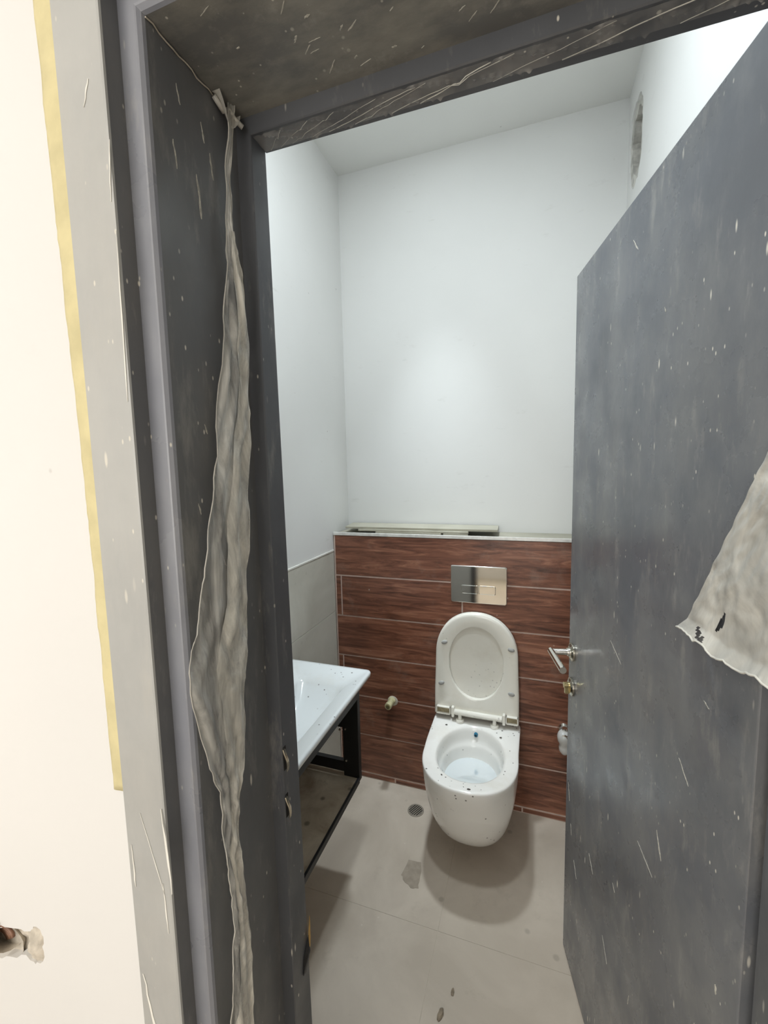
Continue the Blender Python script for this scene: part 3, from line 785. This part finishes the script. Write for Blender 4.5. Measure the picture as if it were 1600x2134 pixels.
sm = jag([(.462, 1.470, .0002), (.512, 1.474, .0002), (.522, 1.42, .0002), (.528, 1.37, .0002), (.50, 1.362, .0002), (.463, 1.385, .0002), (.452, 1.40, .0002)], .004, 3, (0, 0, 1))
extrude_poly(b, sm, (0, 0, .0007)); o = obj('mortar_smear', b, plain('grey_mortar_smear', (162, 150, 134), .85, var=.1, scale=40), None); tag(o, 'dried grey mortar smear on the floor tile in front of the drain', 'mortar')
def chip(x, y, r, label, mat, h=.004):
    b = bmesh.new(); bmesh.ops.create_icosphere(b, subdivisions=2, radius=1, matrix=Matrix.Translation((x, y, h*.9)) @ Matrix.Rotation(x*9, 4, 'Z') @ Matrix.Diagonal((r, r*2.1, h, 1)))
    for v in b.verts:
        v.co += Vector([.25*r*mnoise.noise(v.co*300+Vector((k, 0, 0))) for k in (1, 7, 13)])
        v.co.z = max(v.co.z, .0003)
    o = obj('debris_chip', b, mat); tag(o, label, 'debris', 'plaster crumbs on the bathroom floor')
chip(.677, 1.035, .008, 'dark crumb with pale plaster on the floor nearest the doorway', M_WATERMUD)
chip(.701, 1.098, .005, 'small dark round crumb on the floor beyond the pale one', M_WATERMUD, .002)

# bathroom ceiling downlight
t = thing('ceiling_downlight', 'round white ceiling downlight above the toilet', 'lamp', (LAMP[0], LAMP[1], ZC))
b = bmesh.new(); cyl(b, (0, 0, 0), (0, 0, -.006), .085, .082, 32); obj('trim_ring', b, plain('white_lamp_ring', (235, 235, 235), .4), t)
b = bmesh.new(); cyl(b, (0, 0, -.0062), (0, 0, -.008), .066, .066, 32); obj('diffuser', b, M_LENS, t)

t = thing('ceiling_downlight', 'added round white fill light on the ceiling above the doorway', 'lamp', (FILL_LAMP[0], FILL_LAMP[1], ZC))  # added fill fixture, out of view behind the door head
b = bmesh.new(); cyl(b, (0, 0, 0), (0, 0, -.006), .085, .082, 32); obj('trim_ring', b, bpy.data.materials['white_lamp_ring'], t)
b = bmesh.new(); cyl(b, (0, 0, -.0062), (0, 0, -.008), .066, .066, 32); obj('diffuser', b, M_LENS, t)

# ------------------------------------------------------------------ scratches, peels and drips with a shape of their own
M_SCR = plain('bare_pale_scratch', (206, 202, 190), .6, var=.2, scale=200)
M_SCRW = plain('white_scratch', (240, 237, 228), .6)
def sliver(p, q, w_, normal, mat, parent, name='scratch', th=.0006, seg=6):
    p, q, nn = Vector(p), Vector(q), Vector(normal).normalized()
    side = (q-p).cross(nn).normalized(); L, Rr = [], []
    for i in range(seg+1):
        t_ = i/seg; hw = w_*random.uniform(.12, .36)*math.sin(math.pi*(.08+.84*t_**1.4))+.0001
        c = p.lerp(q, t_)+side*random.uniform(-.15, .15)*w_
        L.append(c+side*hw); Rr.append(c-side*hw)
    b = bmesh.new(); extrude_poly(b, L+Rr[::-1], nn*th)
    return obj(name, b, mat, parent)
for (s0, z0), (s1, z1), wd in (((.293, 1.139), (.351, 1.11), .0025), ((.451, .793), (.51, .775), .003), ((.518, .878), (.537, .835), .0065), ((.629, 1.187), (.642, 1.181), .004),
        ((.575, 1.058), (.603, 1.030), .004), ((.084, .385), (.110, .350), .005), ((.346, .590), (.358, .578), .004), ((.689, .794), (.69, .78), .006), ((.441, .43), (.437, .405), .004),
        ((.02, .58), (.034, .53), .006), ((.05, .47), (.058, .44), .005), ((.341, 1.97), (.363, 1.942), .004), ((.47, 1.799), (.474, 1.79), .003), ((.20, .52), (.23, .49), .003), ((.30, .40), (.33, .36), .004)):
    sliver((s0, 0, z0), (s1, 0, z1), wd, (0, 1, 0), M_SCR, door)
cas = [o for o in tf.children if o.name == 'side_jamb'][0]
for (p, q, wd) in (((.437, .3697, 1.110), (.467, .3697, 1.005), .0022), ((.417, .3697, 1.06), (.418, .3697, 1.0), .004), ((.418, .3697, .87), (.431, .3697, .78), .010), ((.474, .3697, 1.83), (.479, .3697, 1.89), .003),
        ((.478, .3697, 1.80), (.474, .3697, 1.62), .0025), ((.447, .3697, 1.93), (.456, .3697, 1.955), .004), ((.466, .3697, 1.02), (.468, .3697, .95), .003)):
    sliver(p, q, wd, (0, -1, 0), M_SCRW, tf)
sliver((.4735, .3692, 1.125), (.487, .3640, 1.018), .006, (0, -1, 0), M_SCRW, tf, 'peeling_strip', .0008)
for (y, z, dz, wd) in ((.429, 1.923, .03, .004), (.478, 1.975, .022, .0035), (.491, 1.947, .03, .004), (.465, 1.906, .05, .006), (.44, 1.99, .02, .003), (.45, 1.6, .012, .003), (.47, 1.42, .01, .003), (.43, 1.50, .014, .003)):
    sliver((XL-.023, y, z), (XL-.023, y+.004, z-dz), wd, (1, 0, 0), M_SCR, tf)
random.seed(21)
for k in range(46):
    x = random.uniform(.56, 1.12); y = random.uniform(.41, .54); a = random.uniform(-.9, .3); L_ = random.uniform(.004, .020)
    sliver((x, y, ZH+.023), (x+L_*math.cos(a), y+L_*math.sin(a), ZH+.023), random.uniform(.0012, .004), (0, 0, -1), M_SCR, tf, th=.0004)
